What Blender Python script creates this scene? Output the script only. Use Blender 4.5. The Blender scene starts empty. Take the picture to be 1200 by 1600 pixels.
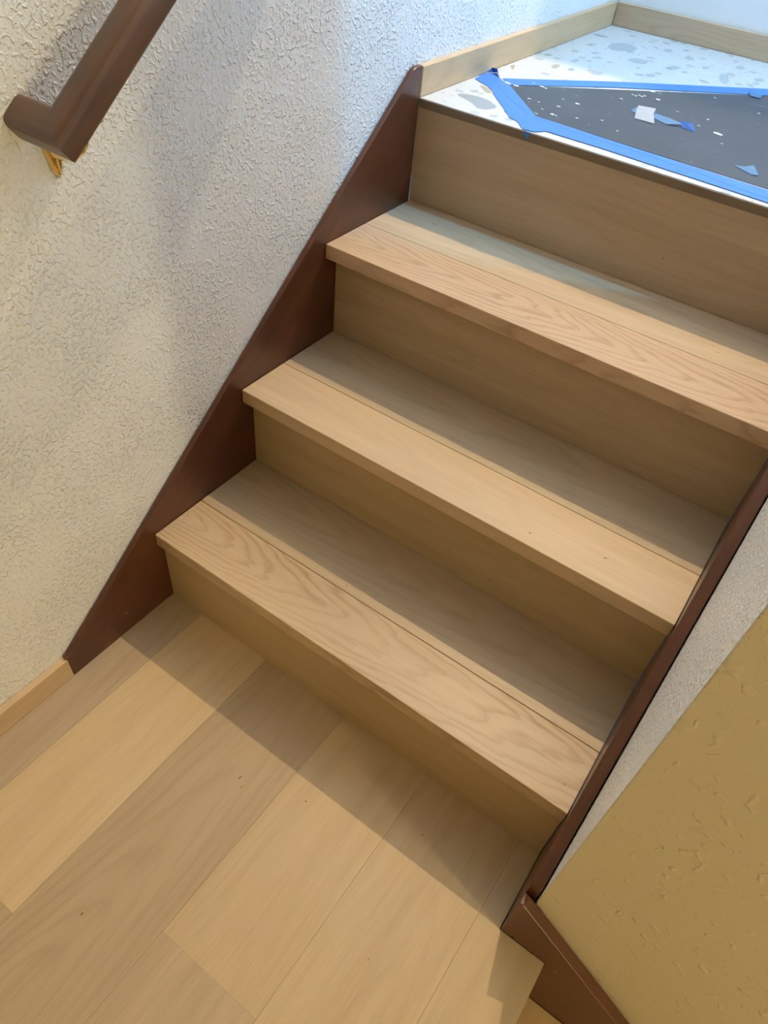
import bpy, bmesh, math, random
from mathutils import Vector, Matrix

random.seed(11)
SC = bpy.context.scene
COL = SC.collection

# ------------------------------------------------------------------ camera
cam_data = bpy.data.cameras.new('camera')
cam = bpy.data.objects.new('camera', cam_data)
COL.objects.link(cam)
cam_data.sensor_fit = 'AUTO'
cam_data.sensor_width = 36.0
cam_data.lens = 1125.4 / 1600.0 * 36.0
cam_data.clip_start = 0.01
CR = ((0.8127045572525095, -0.4638300800461421, 0.3526655064865178),
      (0.5766228222248209, 0.5532042440193153, -0.6012247377549431),
      (0.08377006333103304, 0.691973063957989, 0.7170466199948979))
CP = (0.77465, -0.53245, 1.18182)
cam.matrix_world = Matrix([[*CR[i], CP[i]] for i in range(3)] + [[0, 0, 0, 1]])
SC.camera = cam

# ------------------------------------------------------------------ world, exposure
world = bpy.data.worlds.new('world')
SC.world = world
world.use_nodes = True
world.node_tree.nodes['Background'].inputs[0].default_value = (0.55, 0.65, 0.8, 1)
world.node_tree.nodes['Background'].inputs[1].default_value = 0.3
SC.view_settings.view_transform = 'Standard'
SC.view_settings.look = 'None'
SC.view_settings.exposure = 0.24
SC.view_settings.gamma = 1.0
SC.view_settings.use_curve_mapping = False
SC.cycles.caustics_reflective = False
SC.cycles.caustics_refractive = False
SC.cycles.sample_clamp_indirect = 3.0
SC.cycles.blur_glossy = 1.0

# lamp positions and strengths (the lamps themselves are built further down)
LAMP_WARM = dict(pos=(0.27, 1.84, 3.12), power=164.0, color=(1.0, 0.745, 0.44), radius=0.009)
LAMP_COOL = dict(pos=(1.36, 1.01, 3.12), power=112.0, color=(0.12, 0.52, 1.0), radius=0.02)
LAMP_SCONCE = dict(pos=(2.60, -0.55, 0.80), power=34.0, color=(1.0, 0.86, 0.50), radius=0.06)

# ------------------------------------------------------------------ helpers
def new_mat(name):
    m = bpy.data.materials.new(name)
    m.use_nodes = True
    nt = m.node_tree
    return m, nt, nt.nodes['Principled BSDF']

class N:
    """small node-graph builder"""
    def __init__(self, nt): self.nt = nt
    def add(self, t, **kw):
        n = self.nt.nodes.new(t)
        for k, v in kw.items(): setattr(n, k, v)
        return n
    def put(self, sock, v):
        if isinstance(v, bpy.types.NodeSocket): self.nt.links.new(v, sock)
        else: sock.default_value = v
    def math(self, op, a, b=0.0, c=0.0, clamp=False):
        n = self.add('ShaderNodeMath', operation=op, use_clamp=clamp)
        self.put(n.inputs[0], a); self.put(n.inputs[1], b); self.put(n.inputs[2], c)
        return n.outputs[0]
    def vmath(self, op, a, b):
        n = self.add('ShaderNodeVectorMath', operation=op)
        self.put(n.inputs[0], a); self.put(n.inputs[1], b)
        return n.outputs[0]
    def noise(self, vec, scale, detail=2.0, rough=0.5, dist=0.0):
        n = self.add('ShaderNodeTexNoise')
        self.put(n.inputs['Vector'], vec); n.inputs['Scale'].default_value = scale
        n.inputs['Detail'].default_value = detail; n.inputs['Roughness'].default_value = rough
        n.inputs['Distortion'].default_value = dist
        return n.outputs['Fac']
    def ramp(self, fac, stops):
        n = self.add('ShaderNodeValToRGB')
        cr = n.color_ramp
        while len(cr.elements) < len(stops): cr.elements.new(0.5)
        for e, (p, c) in zip(cr.elements, stops):
            e.position = p; e.color = c if len(c) == 4 else (*c, 1)
        self.put(n.inputs[0], fac)
        return n.outputs[0]
    def mix(self, fac, a, b, blend='MIX'):
        n = self.add('ShaderNodeMix', data_type='RGBA', blend_type=blend)
        self.put(n.inputs[0], fac); self.put(n.inputs[6], a); self.put(n.inputs[7], b)
        return n.outputs[2]
    def bump(self, height, strength, dist):
        n = self.add('ShaderNodeBump')
        n.inputs['Strength'].default_value = strength; n.inputs['Distance'].default_value = dist
        self.put(n.inputs['Height'], height)
        return n.outputs[0]

def pale_wood(name, ring=0.25, ring_size=0.010, rough=0.42, spec=0.35, dark=(0.52, 0.44, 0.36), wob=0.004):
    """pale oiled hardwood; board tone is the object colour, grain runs along local X"""
    m, nt, bsdf = new_mat(name); g = N(nt)
    oc = g.add('ShaderNodeTexCoord').outputs['Object']
    oi = g.add('ShaderNodeObjectInfo')
    sd = g.math('MULTIPLY', oi.outputs['Alpha'], 91.7)
    sv = g.add('ShaderNodeCombineXYZ')
    g.put(sv.inputs[0], sd); g.put(sv.inputs[1], g.math('MULTIPLY', sd, 0.37)); g.put(sv.inputs[2], g.math('MULTIPLY', sd, 0.61))
    P = g.vmath('ADD', oc, sv.outputs[0])
    sx = g.add('ShaderNodeSeparateXYZ'); g.put(sx.inputs[0], oc)
    # growth rings cut flat: nested arches along the board
    nlow = g.noise(g.vmath('MULTIPLY', P, (2.0, 7.0, 7.0)), 1.0, 2.0)
    nfine = g.noise(g.vmath('MULTIPLY', P, (9.0, 38.0, 38.0)), 1.0, 2.0, 0.55)
    yy = g.math('ADD', sx.outputs[1], g.math('MULTIPLY', g.math('SUBTRACT', nlow, 0.5), 0.045))
    yy = g.math('ADD', yy, g.math('MULTIPLY', g.math('SUBTRACT', oi.outputs['Alpha'], 0.5), 0.07))
    dd = g.math('ADD', 0.065, g.math('MULTIPLY', sx.outputs[0], 0.085))
    dd = g.math('ADD', dd, g.math('MULTIPLY', g.math('SUBTRACT', nlow, 0.5), 0.05))
    r = g.math('SQRT', g.math('ADD', g.math('MULTIPLY', yy, yy), g.math('MULTIPLY', dd, dd)))
    r = g.math('ADD', r, g.math('MULTIPLY', g.math('SUBTRACT', nfine, 0.5), wob))
    fr = g.math('FRACT', g.math('MULTIPLY', r, 1.0 / ring_size))
    line = g.ramp(fr, [(0.0, (0.2,) * 3), (0.45, (0.1,) * 3), (0.84, (1, 1, 1)), (1.0, (0.2,) * 3)])
    patch = g.noise(g.vmath('MULTIPLY', P, (2.5, 8.0, 8.0)), 1.0, 1.0)
    ringf = g.math('MULTIPLY', g.math('MULTIPLY', line, ring), g.math('MULTIPLY_ADD', patch, 1.6, -0.1, clamp=True))
    streak = g.noise(g.vmath('MULTIPLY', P, (1.3, 26.0, 26.0)), 1.0, 3.0, 0.6)
    fibre = g.noise(g.vmath('MULTIPLY', P, (9.0, 420.0, 420.0)), 1.0, 3.0, 0.6)
    pores = g.noise(g.vmath('MULTIPLY', P, (26.0, 700.0, 700.0)), 1.0, 1.0)
    f1 = g.math('MULTIPLY', g.math('SUBTRACT', streak, 0.42), 0.72)
    f2 = g.math('MULTIPLY', g.math('SUBTRACT', fibre, 0.45), 0.45)
    f3 = g.math('MULTIPLY', g.math('SUBTRACT', pores, 0.62), 0.5, clamp=True)
    fac = g.math('ADD', g.math('ADD', ringf, f1), g.math('ADD', f2, f3), clamp=True)
    dk = g.mix(1.0, oi.outputs['Color'], (*dark, 1), 'MULTIPLY')
    colr = g.mix(fac, oi.outputs['Color'], dk)
    # a few dark mineral flecks
    vo = g.add('ShaderNodeTexVoronoi'); g.put(vo.inputs['Vector'], g.vmath('MULTIPLY', P, (7.0, 16.0, 16.0))); vo.inputs['Scale'].default_value = 1.0
    fleck = g.ramp(vo.outputs['Distance'], [(0.0, (1, 1, 1)), (0.012, (0.8,) * 3), (0.024, (0, 0, 0)), (1.0, (0, 0, 0))])
    colr = g.mix(g.math('MULTIPLY', fleck, 0.55), colr, (0.10, 0.06, 0.03, 1))
    g.put(bsdf.inputs['Base Color'], colr)
    g.put(bsdf.inputs['Roughness'], g.math('MULTIPLY_ADD', fibre, 0.15, rough - 0.07))
    bsdf.inputs['Specular IOR Level'].default_value = spec
    g.put(bsdf.inputs['Normal'], g.bump(g.math('ADD', fibre, g.math('MULTIPLY', line, ring)), 0.12, 0.0004))
    return m

def dark_wood(name, c1, c2, rough, coat=0.0, scuffs=0.0):
    m, nt, bsdf = new_mat(name); g = N(nt)
    oc = g.add('ShaderNodeTexCoord').outputs['Object']
    n = g.noise(g.vmath('MULTIPLY', oc, (5.0, 90.0, 90.0)), 1.0, 4.0, 0.6)
    blot = g.noise(oc, 9.0, 3.0)
    c = g.ramp(g.math('MULTIPLY_ADD', blot, 0.5, g.math('MULTIPLY', n, 0.5)), [(0.34, c2), (0.66, c1)])
    if scuffs:
        vo = g.add('ShaderNodeTexVoronoi'); g.put(vo.inputs['Vector'], g.vmath('ADD', oc, (0.3, 0.1, 0.7))); vo.inputs['Scale'].default_value = 17.0
        vo2 = g.noise(oc, 6.0, 2.0)
        s = g.ramp(vo.outputs['Distance'], [(0.0, (1, 1, 1)), (0.03, (1, 1, 1)), (0.06, (0, 0, 0)), (1.0, (0, 0, 0))])
        s = g.math('MULTIPLY', s, g.math('GREATER_THAN', vo2, 0.52))
        c = g.mix(g.math('MULTIPLY', s, scuffs), c, (0.55, 0.42, 0.34, 1))
    g.put(bsdf.inputs['Base Color'], c)
    bsdf.inputs['Roughness'].default_value = rough
    bsdf.inputs['Coat Weight'].default_value = coat
    bsdf.inputs['Coat Roughness'].default_value = 0.25
    g.put(bsdf.inputs['Normal'], g.bump(n, 0.15, 0.0005))
    return m

def plaster(name, color, scale, depth, strength=1.0, sparse=0.0):
    """sprayed knock-down texture: small raised splats on a smooth coat"""
    m, nt, bsdf = new_mat(name); g = N(nt)
    oc = g.add('ShaderNodeTexCoord').outputs['Object']
    warp = g.add('ShaderNodeTexNoise'); g.put(warp.inputs['Vector'], oc); warp.inputs['Scale'].default_value = scale * 0.5; warp.inputs['Detail'].default_value = 1
    wv = g.vmath('ADD', oc, g.vmath('MULTIPLY', g.vmath('SUBTRACT', warp.outputs['Color'], (0.5, 0.5, 0.5)), (1.1 / scale,) * 3))
    a = g.noise(wv, scale, 1.0, 0.4)
    b = g.noise(wv, scale * 2.1, 1.0, 0.4)
    sa = g.ramp(a, [(0.52 + sparse, (0, 0, 0)), (0.68 + sparse, (1, 1, 1))])
    sb = g.ramp(b, [(0.56 + sparse, (0, 0, 0)), (0.72 + sparse, (1, 1, 1))])
    dens = g.ramp(g.noise(oc, 9.0, 2.0), [(0.35, (0.4,) * 3), (0.6, (1, 1, 1))])
    h = g.math('MULTIPLY', g.math('ADD', g.math('MULTIPLY', sa, 0.8), g.math('MULTIPLY', sb, 0.35)), dens)
    h = g.math('ADD', h, g.math('MULTIPLY', g.noise(oc, 40.0, 2.0), 0.3))
    g.put(bsdf.inputs['Normal'], g.bump(h, strength, depth))
    tone = g.noise(oc, 3.0, 3.0)
    g.put(bsdf.inputs['Base Color'], g.mix(g.math('MULTIPLY', tone, 0.10), (*color, 1), (color[0] * .8, color[1] * .78, color[2] * .72, 1)))
    bsdf.inputs['Roughness'].default_value = 0.45
    bsdf.inputs['Specular IOR Level'].default_value = 0.4
    return m

def simple(name, color, rough=0.5, metal=0.0, noise_amt=0.1, noise_scale=40.0, bump=0.0):
    m, nt, bsdf = new_mat(name); g = N(nt)
    oc = g.add('ShaderNodeTexCoord').outputs['Object']
    n = g.noise(oc, noise_scale, 3.0)
    g.put(bsdf.inputs['Base Color'], g.mix(g.math('MULTIPLY', n, noise_amt * 2), (*color, 1), (color[0] * .6, color[1] * .6, color[2] * .6, 1)))
    bsdf.inputs['Roughness'].default_value = rough
    bsdf.inputs['Metallic'].default_value = metal
    if bump: g.put(bsdf.inputs['Normal'], g.bump(n, 0.5, bump))
    return m

def terrazzo(name):
    m, nt, bsdf = new_mat(name); g = N(nt)
    oc = g.add('ShaderNodeTexCoord').outputs['Object']
    w = g.add('ShaderNodeTexNoise'); g.put(w.inputs['Vector'], oc); w.inputs['Scale'].default_value = 60.0
    wv = g.vmath('ADD', oc, g.vmath('MULTIPLY', g.vmath('SUBTRACT', w.outputs['Color'], (0.5,) * 3), (0.014,) * 3))
    def layer(scale, lo, hi, keep):
        vo = g.add('ShaderNodeTexVoronoi'); g.put(vo.inputs['Vector'], wv); vo.inputs['Scale'].default_value = scale
        d = g.ramp(vo.outputs['Distance'], [(lo, (1, 1, 1)), (hi, (0, 0, 0))])
        sp = g.add('ShaderNodeSeparateColor'); g.put(sp.inputs[0], vo.outputs['Color'])
        return g.math('MULTIPLY', d, g.math('GREATER_THAN', sp.outputs[0], keep)), sp.outputs[1]
    f1, t1 = layer(34.0, 0.32, 0.38, 0.60)
    f2, t2 = layer(90.0, 0.28, 0.36, 0.62)
    base = g.mix(g.noise(oc, 12.0, 4.0), (0.68, 0.67, 0.65, 1), (0.57, 0.57, 0.56, 1))
    c1 = g.ramp(t1, [(0.0, (0.34, 0.37, 0.38)), (0.55, (0.46, 0.48, 0.48)), (0.8, (0.48, 0.40, 0.30)), (1.0, (0.28, 0.30, 0.32))])
    c2 = g.ramp(t2, [(0.0, (0.42, 0.44, 0.45)), (0.6, (0.60, 0.59, 0.56)), (1.0, (0.32, 0.30, 0.27))])
    c = g.mix(g.math('MULTIPLY', f2, 0.7), base, c2)
    c = g.mix(g.math('MULTIPLY', f1, 0.85), c, c1)
    g.put(bsdf.inputs['Base Color'], c)
    bsdf.inputs['Roughness'].default_value = 0.38
    return m

def sheet_mat(name):
    """dark floor-protection membrane with plaster dust and scuffs"""
    m, nt, bsdf = new_mat(name); g = N(nt)
    oc = g.add('ShaderNodeTexCoord').outputs['Object']
    haze = g.ramp(g.noise(oc, 4.5, 4.0, 0.6), [(0.40, (0, 0, 0)), (0.75, (1, 1, 1))])
    scr = g.noise(g.vmath('MULTIPLY', oc, (9.0, 34.0, 9.0)), 1.0, 4.0, 0.65, 1.2)
    scr = g.ramp(scr, [(0.64, (0, 0, 0)), (0.74, (1, 1, 1))])
    vo = g.add('ShaderNodeTexVoronoi'); g.put(vo.inputs['Vector'], oc); vo.inputs['Scale'].default_value = 34.0
    speck = g.ramp(vo.outputs['Distance'], [(0.0, (1, 1, 1)), (0.035, (1, 1, 1)), (0.06, (0, 0, 0))])
    c = g.mix(g.math('MULTIPLY', haze, 0.25), (0.030, 0.037, 0.048, 1), (0.095, 0.11, 0.125, 1))  # bluish base tone puts the sheen of cool light into the colour
    c = g.mix(g.math('MULTIPLY', scr, 0.35), c, (0.42, 0.43, 0.45, 1))
    c = g.mix(g.math('MULTIPLY', speck, 0.6), c, (0.7, 0.7, 0.7, 1))
    g.put(bsdf.inputs['Base Color'], c)
    bsdf.inputs['Roughness'].default_value = 0.45
    return m

M = {}
M['wood'] = pale_wood('pale_wood_calm', 0.10, 0.012)
M['wood_arch'] = pale_wood('pale_wood_arched', 0.62, 0.0068, wob=0.015)
M['wood_mid'] = pale_wood('pale_wood_figured', 0.20, 0.011)
M['skirt'] = dark_wood('mahogany_stain', (0.115, 0.036, 0.014), (0.052, 0.015, 0.006), 0.38, 0.25, 0.8)
M['skirt_end'] = dark_wood('mahogany_orange', (0.120, 0.036, 0.009), (0.072, 0.020, 0.006), 0.38, 0.25, 0.6)
M['rail'] = dark_wood('walnut_stain', (0.135, 0.066, 0.031), (0.060, 0.027, 0.012), 0.38, 0.25)
M['plaster'] = plaster('white_knockdown_plaster', (0.89, 0.92, 0.94), 165.0, 0.0021)
M['plaster_cream'] = plaster('cream_plaster', (0.70, 0.645, 0.47), 80.0, 0.0016, 0.8, 0.08)
M['tan'] = simple('tan_bounce_cut', (0.44, 0.37, 0.27), 0.6, 0, 0.04, 8)  # tone invented for the unseen walls, dark enough to cut bounce light
M['room'] = simple('pale_paint', (0.82, 0.82, 0.81), 0.6, 0, 0.04, 8)
M['plain_white'] = simple('white_paint', (0.85, 0.85, 0.84), 0.6, 0, 0.04, 8)
M['brass'] = simple('polished_brass', (0.92, 0.70, 0.30), 0.13, 1.0, 0.05, 60)
M['terrazzo'] = terrazzo('terrazzo')
M['chip_grey'] = simple('grey_marble_chip', (0.34, 0.37, 0.38), 0.35, 0, 0.2, 120)
M['chip_pale'] = simple('pale_marble_chip', (0.45, 0.48, 0.49), 0.35, 0, 0.2, 120)
M['chip_tan'] = simple('tan_marble_chip', (0.45, 0.37, 0.27), 0.35, 0, 0.2, 120)
M['sheet'] = sheet_mat('dark_membrane')
M['tape'] = simple('blue_masking_tape', (0.045, 0.195, 0.64), 0.5, 0, 0.12, 90, 0.0004)
M['tape_pale'] = simple('dusty_masking_tape', (0.26, 0.46, 0.72), 0.6, 0, 0.2, 160)
M['flake'] = simple('plaster_flake', (0.80, 0.81, 0.82), 0.8, 0, 0.1, 200, 0.001)
M['dark_dent'] = simple('dent_in_wood', (0.13, 0.08, 0.04), 0.8)
M['dark'] = simple('dark_gap', (0.02, 0.015, 0.01), 0.9)
M['subfloor'] = simple('subfloor_board', (0.08, 0.05, 0.03), 0.8)
M['white_metal'] = simple('white_enamel', (0.8, 0.8, 0.78), 0.35, 0, 0.03, 20)

def emit_mat(name, color, s):
    m, nt, bsdf = new_mat(name)
    bsdf.inputs['Base Color'].default_value = (0.9, 0.9, 0.88, 1)
    bsdf.inputs['Emission Color'].default_value = (*color, 1)
    bsdf.inputs['Emission Strength'].default_value = s
    return m

def link(name, bm, mat, parent=None, smooth=False):
    me = bpy.data.meshes.new(name)
    bmesh.ops.recalc_face_normals(bm, faces=bm.faces)
    bm.to_mesh(me); bm.free()
    if smooth:
        for p in me.polygons: p.use_smooth = True
    o = bpy.data.objects.new(name, me)
    COL.objects.link(o)
    if mat: me.materials.append(mat)
    if parent: o.parent = parent
    return o

def empty(name, loc=(0, 0, 0)):
    o = bpy.data.objects.new(name, None); COL.objects.link(o); o.location = loc
    o.empty_display_size = 0.1
    return o

def tag(o, label=None, cat=None, kind=None, group=None):
    if label: o['label'] = label
    if cat: o['category'] = cat
    if kind: o['kind'] = kind
    if group: o['group'] = group
    return o

def box_bm(x0, x1, y0, y1, z0, z1, bevel=0.0):
    bm = bmesh.new()
    bmesh.ops.create_cube(bm, size=1.0, matrix=Matrix.Translation(((x0 + x1) / 2, (y0 + y1) / 2, (z0 + z1) / 2)) @ Matrix.Diagonal((x1 - x0, y1 - y0, z1 - z0, 1)))
    if bevel: bmesh.ops.bevel(bm, geom=bm.edges[:], offset=bevel, segments=1, affect='EDGES', profile=0.5)
    return bm

def box(name, x0, x1, y0, y1, z0, z1, mat, parent=None, bevel=0.0):
    return link(name, box_bm(x0, x1, y0, y1, z0, z1, bevel), mat, parent)

def board(name, x0, x1, y0, y1, z0, z1, mat, tone, seed, parent=None, along='X', bevel=0.0007):
    """a sawn board, its mesh laid along local X and centred on its own origin"""
    if along == 'X': l, w, t, rot = x1 - x0, y1 - y0, z1 - z0, None
    elif along == 'Y': l, w, t, rot = y1 - y0, x1 - x0, z1 - z0, (0, 0, math.pi / 2)
    elif along == 'XV': l, w, t, rot = x1 - x0, z1 - z0, y1 - y0, (math.pi / 2, 0, 0)      # upright board along X
    else: l, w, t, rot = y1 - y0, z1 - z0, x1 - x0, (math.pi / 2, 0, math.pi / 2)           # upright board along Y
    o = link(name, box_bm(-l / 2, l / 2, -w / 2, w / 2, -t / 2, t / 2, bevel), mat, parent)
    o.location = ((x0 + x1) / 2, (y0 + y1) / 2, (z0 + z1) / 2)
    if rot: o.rotation_euler = rot
    o.color = (*tone, seed)
    return o

def prism(name, poly, axis, a0, a1, mat, parent=None, bevel=0.0, origin=None, rot=None):
    """extrude a polygon: axis 'x' takes (y, z) points, 'y' takes (x, z), 'z' takes (x, y)"""
    bm = bmesh.new()
    def P(q, a):
        if axis == 'x': return (a, q[0], q[1])
        if axis == 'y': return (q[0], a, q[1])
        return (q[0], q[1], a)
    v0 = [bm.verts.new(P(q, a0)) for q in poly]; v1 = [bm.verts.new(P(q, a1)) for q in poly]
    bm.faces.new(v0); bm.faces.new(v1[::-1])
    n = len(poly)
    for i in range(n): bm.faces.new((v0[i], v0[(i + 1) % n], v1[(i + 1) % n], v1[i]))
    bmesh.ops.recalc_face_normals(bm, faces=bm.faces)
    if bevel: bmesh.ops.bevel(bm, geom=bm.edges[:], offset=bevel, segments=2, affect='EDGES', profile=0.5)
    if origin:
        inv = Matrix.Translation(origin) @ (rot.to_4x4() if rot else Matrix())
        bmesh.ops.transform(bm, matrix=inv.inverted(), verts=bm.verts)
    o = link(name, bm, mat, parent)
    if origin: o.matrix_local = inv
    return o

# ------------------------------------------------------------------ measures
W = 0.8245                      # clear stair width, left skirt face at x = 0
WX = 0.8445                     # face of the right wall
XL = -0.013                     # face of the left wall
RY = [0.0, 0.2536, 0.4955, 0.7369]          # riser faces
TZ = [0.189, 0.3755, 0.571]                 # tread tops
NY = [-0.013, 0.228, 0.464]                 # tread noses
SEAM = [0.101, 0.343, 0.585]                # joint between nosing board and tread board
LZ = 0.76                       # upper landing
YB = 1.659                      # low wall behind the landing
CEIL = 3.20

# ------------------------------------------------------------------ the setting
def structure(o): o['kind'] = 'structure'; return o

structure(box('wall_left', XL - 0.10, XL, -1.3, 3.6, -1.4, CEIL, M['plaster']))
structure(box('wall_right', WX, WX + 0.10, -0.1125, 0.824, -0.2, CEIL, M['plaster']))
structure(box('wall_lower_right', WX + 0.0015, 2.75, -0.114, -0.02, -1.4, CEIL, M['plaster_cream']))
structure(box('wall_landing_right', WX + 0.1005, 2.05, 0.724, 0.824, LZ - 0.2, CEIL, M['room']))
structure(box('wall_upper_right', 2.05, 2.15, 0.724, 3.6, LZ - 0.2, CEIL, M['room']))
structure(box('wall_back', XL, 2.05, YB + 0.012, YB + 0.10, LZ, 2.50, M['plain_white']))
structure(box('wall_far', XL - 0.1, 2.15, 3.6, 3.7, LZ - 0.2, CEIL, M['room']))
structure(box('wall_front', XL - 0.1, 2.85, -1.4, -1.3, -1.4, CEIL, M['tan']))
structure(box('wall_lower_end', 2.75, 2.85, -1.3, -0.02, -1.4, CEIL, M['tan']))
structure(box('ceiling', XL - 0.1, 2.85, -1.4, 3.7, CEIL, CEIL + 0.1, M['room']))

# lower floor: boards along Y on a sub-floor, ending in an open edge above the flight going down
FE = 0.899
floor = structure(box('floor', XL, FE - 0.016, -1.3, 0.02, -0.16, -0.0122, M['subfloor']))
rows = [XL + 0.0005, 0.078, 0.2455, 0.4315, 0.6096, 0.788, FE]
T_lt = (0.62, 0.475, 0.29); T_gr = (0.46, 0.35, 0.225); T_md = (0.54, 0.415, 0.28)
plank_plan = [
    (0, [(-1.3, 0.015, (0.47, 0.37, 0.255), 'wood_mid')]),
    (1, [(-1.3, -0.537, T_gr, 'wood'), (-0.537, 0.015, T_lt, 'wood')]),
    (2, [(-1.3, -0.83, T_lt, 'wood'), (-0.83, 0.015, T_gr, 'wood_mid')]),
    (3, [(-1.3, -0.427, (0.50, 0.385, 0.255), 'wood'), (-0.427, 0.015, (0.57, 0.435, 0.265), 'wood')]),
    (4, [(-1.3, -0.72, T_gr, 'wood'), (-0.72, 0.015, (0.56, 0.43, 0.262), 'wood')]),
    (5, [(-1.3, 0.015, (0.55, 0.425, 0.26), 'wood')]),
]
sd = 0.03
for r, segs in plank_plan:
    for (y0, y1, tone, mk) in segs:
        sd += 0.083
        x1 = rows[r + 1]
        ya = y1
        if r == 5:      # stops against the skirting of the flight going down
            ya = -0.1328
            board('plank', rows[r] + 0.0001, W - 0.0005, ya, 0.015, -0.012, 0.0, M[mk], tone, sd % 1, floor, 'Y', 0.0003)
        board('plank', rows[r] + 0.0001, x1 - 0.0001, y0, ya, -0.012, 0.0, M[mk], tone, sd % 1, floor, 'Y', 0.0003)

# upper landing: terrazzo slab with marble chips
landing = structure(box('floor_landing', XL, 2.05, 0.7385, 3.6, LZ - 0.14, LZ, M['terrazzo']))
chips = [[(0.0326, 0.8112), (0.0394, 0.8286), (0.069, 0.8371), (0.0951, 0.8332), (0.1294, 0.8077), (0.1085, 0.7689), (0.0761, 0.7957)], [(0.0812, 1.4359), (0.0793, 1.479), (0.0974, 1.5146), (0.1378, 1.4942), (0.1439, 1.4583), (0.1187, 1.4226), (0.098, 1.4152)], [(0.1559, 1.3693), (0.1726, 1.4047), (0.2034, 1.3941), (0.2039, 1.363), (0.1817, 1.3524)], [(0.3535, 1.4415), (0.3699, 1.4709), (0.3958, 1.3712), (0.3757, 1.38)], [(0.1451, 1.1824), (0.154, 1.2123), (0.1711, 1.2099), (0.1664, 1.1753)], [(0.0062, 1.0787), (0.0126, 1.0949), (0.0284, 1.0513)], [(0.2427, 1.5189), (0.2552, 1.5277), (0.2768, 1.5155), (0.2603, 1.5011)], [(0.0027, 1.5217), (0.0235, 1.5324), (0.0519, 1.5249), (0.0262, 1.5067)], [(0.0997, 1.1686), (0.1077, 1.1867), (0.1174, 1.1705), (0.1126, 1.1569)], [(0.0322, 0.9006), (0.0435, 0.9058), (0.0755, 0.8802), (0.0693, 0.8666)], [(0.0651, 1.155), (0.0699, 1.1841), (0.0821, 1.1744), (0.0837, 1.1398)], [(0.2455, 1.3921), (0.2603, 1.4239), (0.277, 1.4076), (0.2656, 1.3769)], [(0.2344, 1.2833), (0.2471, 1.3074), (0.2591, 1.2944), (0.2507, 1.2689)], [(0.075, 1.2375), (0.0812, 1.2658), (0.0933, 1.2509), (0.0885, 1.2249)], [(0.359, 1.5459), (0.3699, 1.5728), (0.3861, 1.5546), (0.376, 1.5252)], [(0.304, 1.4713), (0.3126, 1.4909), (0.323, 1.4695), (0.3154, 1.4516)], [(0.1849, 1.5387), (0.1959, 1.5634), (0.2097, 1.5468), (0.2008, 1.521)], [(0.422, 1.4764), (0.4355, 1.5052), (0.4479, 1.4848), (0.4377, 1.4571)]]
chip_m = ['chip_grey', 'chip_pale', 'chip_pale', 'chip_pale', 'chip_pale', 'chip_tan', 'chip_pale', 'chip_grey', 'chip_grey', 'chip_tan', 'chip_tan']
def rounded(poly):
    out = []
    n = len(poly)
    for i in range(n):
        a, b = poly[i], poly[(i + 1) % n]
        for t in (0.22, 0.78): out.append((a[0] + (b[0] - a[0]) * t, a[1] + (b[1] - a[1]) * t))
    return out
for i, c in enumerate(chips):
    cx = sum(q[0] for q in c) / len(c); cy = sum(q[1] for q in c) / len(c)
    prism('stone_chip', rounded(c), 'z', LZ - 0.003, LZ + 0.0002, M[chip_m[i] if i < len(chip_m) else 'chip_pale'], landing)

# baseboards
BB = (0.63, 0.435, 0.25)
def baseboard(name, x0, x1, y0, y1, z0, z1, along, seed, tone=BB):
    o = board(name, x0, x1, y0, y1, z0, z1, M['wood_mid'], tone, seed, None, along, 0.0015)
    return structure(o)
baseboard('baseboard_left', XL, 0.0, -1.3, -0.2365, 0.0, 0.052, 'YV', 0.21, (0.63, 0.47, 0.30))
baseboard('baseboard_landing_left', XL, 0.0, 0.7375, YB, LZ, LZ + 0.052, 'YV', 0.43)
baseboard('baseboard_back', 0.0, 2.05, YB, YB + 0.012, LZ, LZ + 0.052, 'XV', 0.77, (0.55, 0.39, 0.25))

# ------------------------------------------------------------------ the staircase
stairs = empty('staircase', (W / 2, 0, 0))
tag(stairs, 'straight flight of four pale wooden steps between dark brown skirt boards', 'staircase')
def stair_part(o):
    o.parent = stairs; o.matrix_parent_inverse = Matrix.Translation(stairs.location).inverted(); return o
tones_n = [(0.59, 0.44, 0.275), (0.64, 0.485, 0.31), (0.61, 0.445, 0.295)]
tones_b = [(0.52, 0.405, 0.265), (0.52, 0.41, 0.275), (0.60, 0.465, 0.31)]
tones_r = [(0.52, 0.395, 0.225), (0.51, 0.39, 0.225), (0.48, 0.37, 0.235), (0.475, 0.37, 0.25)]
nose_mat = ['wood_arch', 'wood', 'wood_arch']
LIP = 0.028; TH = 0.018
tread_objs = []
for i in range(3):
    tb = stair_part(board('tread', 0.0006, W - 0.0006, SEAM[i] + 0.0004, RY[i + 1] + 0.004, TZ[i] - TH, TZ[i], M['wood_mid'], tones_b[i], 0.11 + 0.27 * i))
    tread_objs.append(tb)
    # nosing board with a turned-down front lip
    y0, y1 = NY[i], SEAM[i] - 0.0004
    cy = (y0 + y1) / 2; cz = TZ[i]
    prof = [(y0 - cy, -LIP), (y0 - cy, 0), (y1 - cy, 0), (y1 - cy, -TH), (RY[i] - 0.0004 - cy + 0.0, -TH), (RY[i] - 0.0004 - cy, -LIP)]
    nb = prism('nosing_board', prof, 'x', -W / 2 + 0.0006, W / 2 - 0.0006, M[nose_mat[i]], None, 0.0012)
    nb.location = (W / 2, cy, cz); nb.color = (*tones_n[i], [0.36, 0.62, 0.505][i])
    nb.parent = tb; nb.matrix_parent_inverse = (Matrix.Translation(stairs.location) @ Matrix.Translation(Vector(tb.location) - Vector(stairs.location))).inverted()
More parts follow.
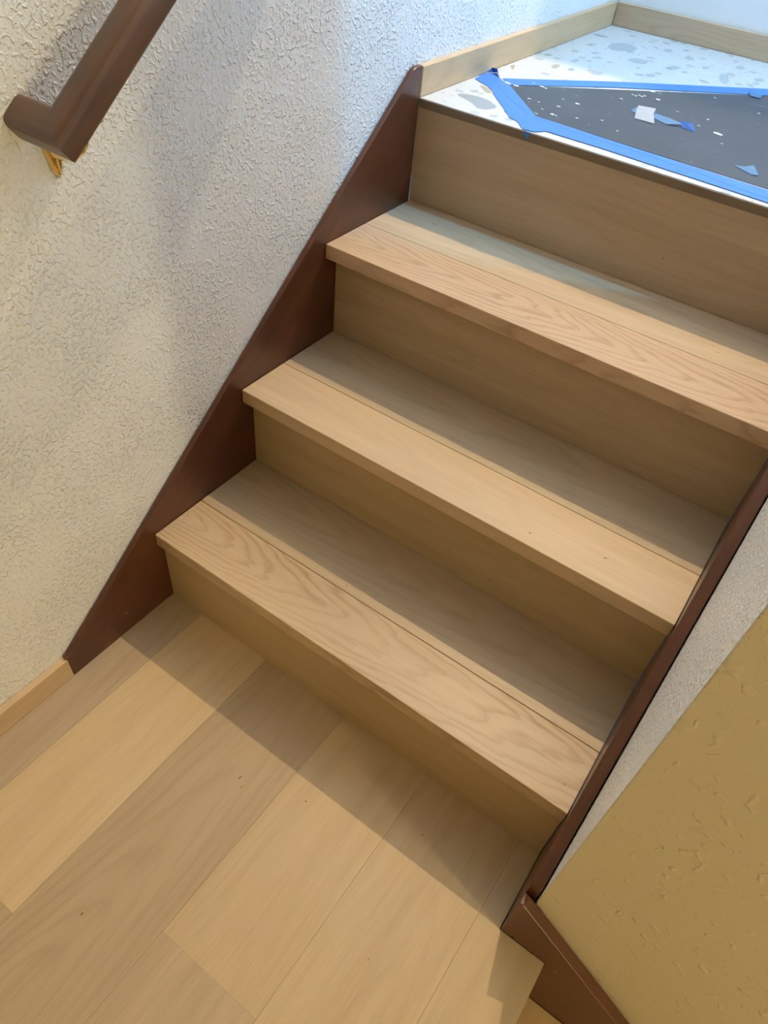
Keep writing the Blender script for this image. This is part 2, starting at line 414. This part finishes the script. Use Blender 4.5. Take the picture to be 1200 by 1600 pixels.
for i in range(4):
    zb = [0, TZ[0], TZ[1], TZ[2]][i]
    zt = (TZ[i] - TH - 0.0002) if i < 3 else LZ - 0.0145
    stair_part(board('riser', 0.0006, W - 0.0006 if i < 3 else WX - 0.0006, RY[i], RY[i] + (0.0035 if i < 3 else 0.0012) + 0.012, zb + 0.0003 - (0.012 if i == 0 else 0.0), zt, M['wood'], tones_r[i], 0.17 + 0.21 * i, None, 'XV'))
o = stair_part(board('edge_strip', 0.0006, WX - 0.0006, RY[3] - 0.0016, 0.7383, LZ - 0.0138, LZ - 0.0008, M['wood'], (0.19, 0.148, 0.10), 0.9, None, 'X', 0.0004))
o['label'] = 'thin dark wooden strip under the landing edge'

# small dark dents and worm holes in the boards
def dent(x, y, z, length, width, angle, parent, loc):
    bm = bmesh.new()
    bmesh.ops.create_cone(bm, cap_ends=True, segments=10, radius1=1.0, radius2=0.9, depth=1.0)
    o = link('dent', bm, M['dark_dent'], parent)
    o.matrix_parent_inverse = Matrix.Translation(loc).inverted()
    o.location = (x, y, z + 0.00005); o.scale = (length, width, 0.0002); o.rotation_euler = (0, 0, angle)
for k, x, y, l, w_, a_ in [(2, 0.0984, 0.6805, 0.0042, 0.0010, 0.15), (2, 0.4798, 0.523, 0.0012, 0.0009, 0), (2, 0.6835, 0.6204, 0.0012, 0.0009, 0),
                           (1, 0.5794, 0.2531, 0.0016, 0.0012, 0.3), (1, 0.6945, 0.2821, 0.0028, 0.0009, 0.2), (0, 0.3395, 0.113, 0.0014, 0.0012, 0), (0, 0.8018, 0.0242, 0.0020, 0.0009, 0.4)]:
    dent(x, y, TZ[k], l, w_, a_, tread_objs[k], tread_objs[k].location)
for x, y, l, w_, a_ in [(0.4751, -0.1599, 0.0015, 0.0012, 0), (0.6577, -0.0892, 0.0014, 0.0011, 0), (0.3233, -0.4798, 0.0022, 0.0013, 1.5), (0.3634, -0.1955, 0.0045, 0.0009, 1.5)]:
    dent(x, y, 0.0, l, w_, a_, floor, (0, 0, 0))

SL = 0.80; C0 = 0.2445
lp = [(-0.2355, 0.0), (-0.239, 0.058), (-0.233, C0 - SL * 0.233), (0.7075, C0 + SL * 0.7075), (0.716, 0.8135), (0.7355, 0.8135), (0.7355, -0.05), (-0.01, -0.05), (-0.01, 0.0)]
ang = math.atan(SL)
rotx = Matrix.Rotation(ang, 3, 'X') @ Matrix.Rotation(math.pi / 2, 3, 'Z')
sk = stair_part(prism('skirt_board', lp, 'x', XL + 0.0022, -0.0004, M['skirt'], None, 0.0016, Vector((-0.006, 0.25, 0.3)), rotx))
sk['label'] = 'dark red-brown skirt board along the left wall'
rp = [(-0.111, 0.001), (-0.111, C0 - SL * 0.111), (0.7075, C0 + SL * 0.7075), (0.716, 0.8135), (0.7355, 0.8135), (0.7355, -0.05), (-0.01, -0.05), (-0.01, 0.001)]
sk = stair_part(prism('skirt_board', rp, 'x', W + 0.0004, WX - 0.0024, M['skirt'], None, 0.0016, Vector((W + 0.01, 0.25, 0.3)), rotx))
sk['label'] = 'dark brown skirt board along the right wall'

# flight going down to the right of the lower floor
low = empty('staircase', (FE, -0.7, -0.17))
tag(low, 'wooden steps going down beside the cream wall, mostly out of frame at lower right', 'staircase')
def low_part(o):
    o.parent = low; o.matrix_parent_inverse = Matrix.Translation(low.location).inverted(); return o
for k in range(3):
    x0 = FE + 0.25 * k; z = -0.17 * (k + 1)
    low_part(board('tread', x0 - 0.001, x0 + 0.262, -1.299, -0.1330, z - 0.018, z, M['wood_mid'], (0.60, 0.44, 0.24), 0.3 + 0.2 * k, None, 'Y'))
    low_part(board('riser', x0 - 0.0145, x0 - 0.0025, -1.299, -0.1330, z + 0.0, z + 0.157, M['wood'], (0.55, 0.42, 0.27), 0.2 + 0.3 * k, None, 'YV'))
bp = [(0.8252, 0.0), (0.8252, 0.128), (0.832, 0.128), (1.70, 0.126 - 0.80 * 0.866), (1.70, -0.9), (0.90, -0.26), (0.90, 0.0)]
roty = Matrix.Rotation(math.atan(0.80), 3, 'Y')
sk = low_part(prism('skirt_board', bp, 'y', -0.1325, -0.1146, M['skirt_end'], None, 0.0016, Vector((1.0, -0.122, 0.0)), roty))
sk['label'] = 'reddish brown skirt board sloping down along the cream wall'
bm = bmesh.new(); bmesh.ops.create_cone(bm, cap_ends=True, segments=14, radius1=0.0028, radius2=0.0024, depth=0.0012)
nail = low_part(link('nail_hole', bm, M['dark'], None))
nail.location = (0.845, -0.1329, 0.004); nail.rotation_euler = (math.pi / 2, 0, 0)
structure(box('floor_lower', FE, 2.75, -1.3, -0.114, -1.4, -1.3, M['subfloor']))

# ------------------------------------------------------------------ handrail
rail_root = empty('handrail', (0.055, -0.055, 0.887))
tag(rail_root, 'dark brown wooden handrail with mitred wall return and brass bracket', 'handrail')
TH_R = math.atan(0.77)
d1 = Vector((1, 0, 0)); d2 = Vector((0, math.cos(TH_R), math.sin(TH_R))); nn = Vector((0, -math.sin(TH_R), math.cos(TH_R)))
PC = Vector((0.055, -0.0555, 0.887)); P0 = Vector((XL + 0.0006, PC.y, PC.z)); PE = PC + d2 * 0.88
prof = []
for k in range(40):
    t = 2 * math.pi * k / 40; c, s = math.cos(t), math.sin(t); e = 2 / 4.0
    prof.append((0.0192 * math.copysign(abs(c) ** e, c), 0.0183 * math.copysign(abs(s) ** e, s) - (0.0014 if abs(s - 0.42) < 0.09 and c > 0 else 0)))
def sweep(name, rings, mat, parent):
    bm = bmesh.new(); vs = [[bm.verts.new(q) for q in r] for r in rings]
    n = len(rings[0])
    for a, b in zip(vs, vs[1:]):
        for i in range(n): bm.faces.new((a[i], a[(i + 1) % n], b[(i + 1) % n], b[i]))
    bm.faces.new(vs[0]); bm.faces.new(vs[-1][::-1])
    return link(name, bm, mat, parent, True)
def ring(P, lat): return [P + lat * a + nn * b for a, b in prof]
def rail_piece(name, rings, xdir):
    rm = Matrix((xdir, nn, xdir.cross(nn))).transposed().to_4x4()
    mw = Matrix.Translation(PC) @ rm
    inv = mw.inverted()
    o = sweep(name, [[inv @ q for q in r] for r in rings], M['rail'], None)
    o.parent = rail_root
    o.matrix_parent_inverse = Matrix.Translation(rail_root.location).inverted()
    o.matrix_basis = mw
    es = o.modifiers.new('edge', 'EDGE_SPLIT'); es.split_angle = math.radians(50)
    return o
mit = d1 - d2
rail_piece('rail_return', [ring(P0, -d2), ring(PC - mit * 0.0 , mit)], d1)
rail_piece('rail', [ring(PC, mit), ring(PE, d1 + d2)], d2)
rail_piece('rail_return', [ring(PE, d1 + d2), ring(Vector((XL + 0.0006, PE.y, PE.z)), d2)], d1)

def tube_bm(pts, rads, seg=14, squash=1.0):
    bm = bmesh.new(); rings = []
    for i, p in enumerate(pts):
        a = pts[max(i - 1, 0)]; b = pts[min(i + 1, len(pts) - 1)]
        t = (b - a).normalized(); u = t.cross(Vector((0, 1, 0.001))).normalized(); v = t.cross(u)
        rings.append([bm.verts.new(p + u * rads[i] * math.cos(2 * math.pi * k / seg) + v * rads[i] * squash * math.sin(2 * math.pi * k / seg)) for k in range(seg)])
    for a, b in zip(rings, rings[1:]):
        for k in range(seg): bm.faces.new((a[k], a[(k + 1) % seg], b[(k + 1) % seg], b[k]))
    bm.faces.new(rings[0]); bm.faces.new(rings[-1][::-1])
    return bm
def bracket(y, zr):
    """zr: height of the rail centre at y"""
    zb = zr - 0.0183 / math.cos(TH_R) + 0.0025
    wp = bmesh.new()          # long pointed wall plate, domed
    zc = zb - 0.030
    out = [(0.0, -0.040), (0.0065, -0.030), (0.011, -0.010), (0.0135, 0.012), (0.012, 0.028), (0.006, 0.038), (0.0, 0.040)]
    out = out + [(-a, b) for a, b in out[-2:0:-1]]
    base = [wp.verts.new((XL + 0.0004, y + a, zc + b)) for a, b in out]
    mid = [wp.verts.new((XL + 0.0045, y + a * 0.95, zc + b * 0.98)) for a, b in out]
    top = [wp.verts.new((XL + 0.0080, y + a * 0.55, zc + b * 0.75)) for a, b in out]
    n = len(out)
    for A, Bv in ((base, mid), (mid, top)):
        for k in range(n): wp.faces.new((A[k], A[(k + 1) % n], Bv[(k + 1) % n], Bv[k]))
    wp.faces.new(top[::-1]); wp.faces.new(base)
    parts = [link('wall_plate', wp, M['brass'], None, True)]
    p = []
    for k in range(13):
        t = k / 12 * math.pi / 2
        p.append(Vector((XL + 0.006 + 0.058 * math.sin(t), y, zb - 0.004 - 0.034 * (math.cos(t)) )))
    parts.append(link('arm', tube_bm(p, [0.0075 - 0.0022 * k / 12 for k in range(13)], 14, 1.2), M['brass'], None, True))
    sb = box_bm(-0.011, 0.011, -0.032, 0.032, -0.004, 0.0, 0.0012)
    s = link('saddle', sb, M['brass'], None)
    s.rotation_euler = (TH_R, 0, 0); s.location = (0.055, y, zb)
    parts.append(s)
    sc = bmesh.new(); bmesh.ops.create_uvsphere(sc, u_segments=12, v_segments=8, radius=0.0045)
    h = link('screw', sc, M['brass'], None, True); h.scale = (1, 1, 0.7); h.location = (0.060, y + 0.018, zb + 0.018 * 0.77 - 0.006)
    parts.append(h)
    for o in parts:
        o.parent = rail_root; o.matrix_parent_inverse = Matrix.Translation(rail_root.location).inverted()
bracket(-0.030, PC.z + 0.77 * 0.0255)
bracket(0.50, PC.z + 0.77 * 0.5555)

# ------------------------------------------------------------------ floor protection on the landing
Z0 = LZ + 0.0004
cover = empty('floor_cover', (0.8, 1.2, LZ))
tag(cover, 'dark protective sheet taped to the terrazzo landing with blue masking tape', 'floor cover')
def cov(o):
    o.parent = cover; o.matrix_parent_inverse = Matrix.Translation(cover.location).inverted(); return o
cov(prism('sheet', [(0.2002, 0.8198), (0.0739, 0.9492), (0.715, 1.595), (1.55, 1.595), (1.55, 0.797)], 'z', Z0, Z0 + 0.0005, M['sheet']))
def jag(pts, amp, n):
    out = []
    for a, b in zip(pts, pts[1:]):
        for k in range(n):
            t = k / n
            out.append((a[0] + (b[0] - a[0]) * t + (random.uniform(-amp, amp) if k else 0), a[1] + (b[1] - a[1]) * t + (random.uniform(-amp, amp) if k else 0)))
    out.append(pts[-1]); return out
def tape(poly, lift, name='tape_strip'):
    o = cov(prism(name, poly, 'z', Z0 + 0.0005 + lift * 0.35, Z0 + 0.0005 + lift * 0.35 + 0.0002, M['tape']))
    o['label'] = 'blue masking tape strip'
    return o
# sheet edge lies under tape; tape drops to the terrazzo outside it
tape([(-0.0005, 0.9772), (0.0168, 1.0017), (0.043, 0.970), (0.0729, 0.9517), (0.2004, 0.8204), (0.236, 0.775), (0.232, 0.7425), (0.2156, 0.7385)] + jag([(0.2156, 0.7385), (0.1866, 0.7693), (0.1678, 0.7761), (0.1383, 0.8114), (0.0789, 0.8752), (0.0454, 0.91), (0.0071, 0.9294)], 0.002, 3)[1:], 0.0)
tape([(0.030, 0.960), (0.0729, 0.9517), (0.2004, 0.8204), (0.205, 0.795), (0.1894, 0.8121), (0.1603, 0.8384), (0.1112, 0.8758), (0.0446, 0.9465)], 0.0006)
tape([(0.180, 0.815), (0.2002, 0.8198), (0.3591, 0.8125), (0.6289, 0.8047), (1.55, 0.798), (1.55, 0.750)] + jag([(1.2, 0.752), (0.6429, 0.752), (0.3796, 0.7627), (0.2492, 0.7633), (0.236, 0.7425), (0.218, 0.7395)], 0.0008, 4)[:], 0.0010)
tape([(0.200, 0.816), (0.2002, 0.8198), (0.3591, 0.8125), (0.6289, 0.8047), (1.55, 0.798), (1.55, 0.776), (0.6395, 0.768), (0.5755, 0.7755), (0.5063, 0.7878), (0.4249, 0.795), (0.3654, 0.7968), (0.24, 0.803)], 0.0016)
tape([(0.0442, 0.9783), (0.2128, 1.1644), (0.4718, 1.4187), (0.690, 1.632), (0.716, 1.600), (0.485, 1.3671), (0.2293, 1.1246), (0.0739, 0.9492)], 0.0008)
tape([(0.690, 1.632), (1.55, 1.632), (1.55, 1.585), (0.716, 1.585)], 0.0012)
# flap folded over the landing edge
f = cov(prism('tape_flap', [(0.2194, 0.7606), (0.2344, 0.7606), (0.231, 0.754), (0.2294, 0.7485), (0.224, 0.7535)], 'y', 0.7336, 0.7344, M['tape']))
f['label'] = 'loose tape end folded over the landing edge'
# lifted curl at the left end of the tape
bm = bmesh.new()
pts = [(0.0, 0.985, 0.0016), (0.0168, 1.0030, 0.0016), (0.0375, 0.9765, 0.0016), (0.022, 0.990, 0.012), (0.006, 0.999, 0.009)]
vv = [bm.verts.new((x, y, LZ + z)) for x, y, z in pts]
for f3 in ((0, 1, 4), (1, 3, 4), (1, 2, 3)): bm.faces.new([vv[i] for i in f3])
bmesh.ops.solidify(bm, geom=bm.faces[:], thickness=0.0004)
cov(link('tape_curl', bm, M['tape']))
# plaster flakes on the sheet
flakes = [(0.1438, 0.9031), (0.1657, 0.8992), (0.1893, 0.8667), (0.1948, 0.8339), (0.2162, 0.8548), (0.2035, 0.9076), (0.1901, 0.9577), (0.2225, 0.9531), (0.2574, 0.8742), (0.2964, 0.9011), (0.2241, 0.8542), (0.0672, 0.9569), (0.0879, 0.955), (0.1024, 1.0026), (0.1257, 0.9951), (0.1356, 0.9918), (0.2697, 1.0605), (0.3249, 1.1234), (0.4065, 1.2421), (0.3807, 1.0796), (0.441, 1.0834), (0.4815, 1.0146), (0.5042, 0.9657), (0.5047, 1.2146), (0.34, 0.8701), (0.2753, 1.1086), (0.2833, 1.1061), (0.2863, 1.1162), (0.2933, 1.1124), (0.2963, 1.1225), (0.4395, 1.0304), (0.2561, 1.1358), (0.2952, 1.1661)]
fl_size = {5: 1.5, 7: 1.7, 0: 1.4, 4: 1.7, 12: 2.2, 11: 2.6, 14: 2.0, 21: 3.0, 17: 1.8, 32: 2.4}
bm = bmesh.new()
for i, (x, y) in enumerate(flakes):
    s = 0.0020 * fl_size.get(i, 1.0)
    a0 = random.uniform(0, 6.28); vb = []; vt = []
    for k in range(7):
        a = a0 + k * 6.283 / 7; rr = s * random.uniform(0.6, 1.2)
        px, py = x + rr * math.cos(a) * 1.5, y + rr * math.sin(a)
        vb.append(bm.verts.new((px, py, Z0 + 0.0005))); vt.append(bm.verts.new((px, py, Z0 + 0.0005 + 0.0008 + 0.0005 * random.random() + (0.0016 if y < 0.82 else 0))))
    bm.faces.new(vb); bm.faces.new(vt[::-1])
    for k in range(7): bm.faces.new((vb[k], vb[(k + 1) % 7], vt[(k + 1) % 7], vt[k]))
fo = cov(link('plaster_flakes', bm, M['flake'])); fo['kind'] = 'stuff'; fo['label'] = 'white plaster crumbs'

# torn tape scraps lying on the sheet
ZS = Z0 + 0.0005
def scrap(name, pts, mat, parent=None):
    """small crumpled sheet: list of (x, y, height) as a fan, with thickness"""
    bm = bmesh.new(); vs = [bm.verts.new((x, y, ZS + h)) for x, y, h in pts]
    cx = sum(v.co.x for v in vs) / len(vs); cy = sum(v.co.y for v in vs) / len(vs); cz = sum(v.co.z for v in vs) / len(vs) + 0.002
    c = bm.verts.new((cx, cy, cz)); n = len(vs)
    for i in range(n): bm.faces.new((vs[i], vs[(i + 1) % n], c))
    bmesh.ops.solidify(bm, geom=bm.faces[:], thickness=0.0005)
    return link(name, bm, mat, parent)
s1 = scrap('tape_scrap', [(0.3528, 1.0298, 0.001), (0.3872, 1.0133, 0.004), (0.4192, 0.9938, 0.006), (0.3915, 0.9836, 0.001), (0.3585, 1.0004, 0.001)], M['tape_pale'])
tag(s1, 'twisted scrap of blue tape stuck with white plaster, middle of the dark sheet', 'tape scrap')
scrap('plaster_piece', [(0.3124, 1.0454, 0.002), (0.3459, 1.0519, 0.003), (0.3552, 1.0128, 0.004), (0.3753, 0.9643, 0.002), (0.3352, 0.9669, 0.001), (0.3239, 1.0024, 0.002)], M['flake'], s1)
scrap('tape_end', [(0.3118, 1.0044, 0.001), (0.3133, 1.0431, 0.001), (0.3254, 0.9986, 0.001)], M['tape_pale'], s1)
scrap('tape_fold', [(0.4085, 1.007, 0.006), (0.4338, 1.006, 0.008), (0.4467, 0.9857, 0.001), (0.4189, 0.9913, 0.001)], M['tape'], s1)
s2 = scrap('tape_scrap', [(0.5525, 0.8736, 0.001), (0.57, 0.8742, 0.003), (0.5809, 0.8904, 0.004), (0.5991, 0.8562, 0.002), (0.5867, 0.8528, 0.001)], M['tape_pale'])
tag(s2, 'small pale blue tape scrap near the front tape strip at the right', 'tape scrap')
s3 = scrap('tape_scrap', [(0.4452, 1.3504, 0.002), (0.4625, 1.348, 0.004), (0.4775, 1.3379, 0.004), (0.4798, 1.3238, 0.002), (0.4588, 1.3209, 0.002)], M['tape_pale'])
tag(s3, 'pale tape scrap lying against the rear blue tape strip', 'tape scrap')

# ------------------------------------------------------------------ lamps of the house (above and beside the frame)
def lamp(name, d, label, shade_r, kind):
    root = empty(name, d['pos']); tag(root, label, 'lamp')
    x, y, z = d['pos']
    bm = bmesh.new()
    if kind == 'ceiling':
        bmesh.ops.create_cone(bm, cap_ends=True, segments=32, radius1=shade_r * 0.8, radius2=shade_r, depth=0.02, matrix=Matrix.Translation((0, 0, CEIL - z - 0.0105)))
    else:
        bmesh.ops.create_cube(bm, size=1.0, matrix=Matrix.Translation((0.136, 0, 0.0)) @ Matrix.Diagonal((0.025, 0.10, 0.16, 1)))
        bmesh.ops.bevel(bm, geom=bm.edges[:], offset=0.006, segments=2, affect='EDGES')
    base = link('base', bm, M['white_metal'], root)
    l = bpy.data.lights.new(name + '_light', 'POINT')
    l.energy = d['power']; l.color = d['color']; l.shadow_soft_size = d['radius']
    lo = bpy.data.objects.new('bulb_light', l); COL.objects.link(lo); lo.parent = root
    return root
lamp('ceiling_lamp', LAMP_WARM, 'warm bulb on the ceiling beyond the low wall', 0.07, 'ceiling')
lamp('ceiling_lamp', LAMP_COOL, 'cool white bulb on the ceiling above the upper landing', 0.09, 'ceiling')
lamp('wall_lamp', LAMP_SCONCE, 'warm wall lamp at the end of the lower flight', 0.06, 'wall')
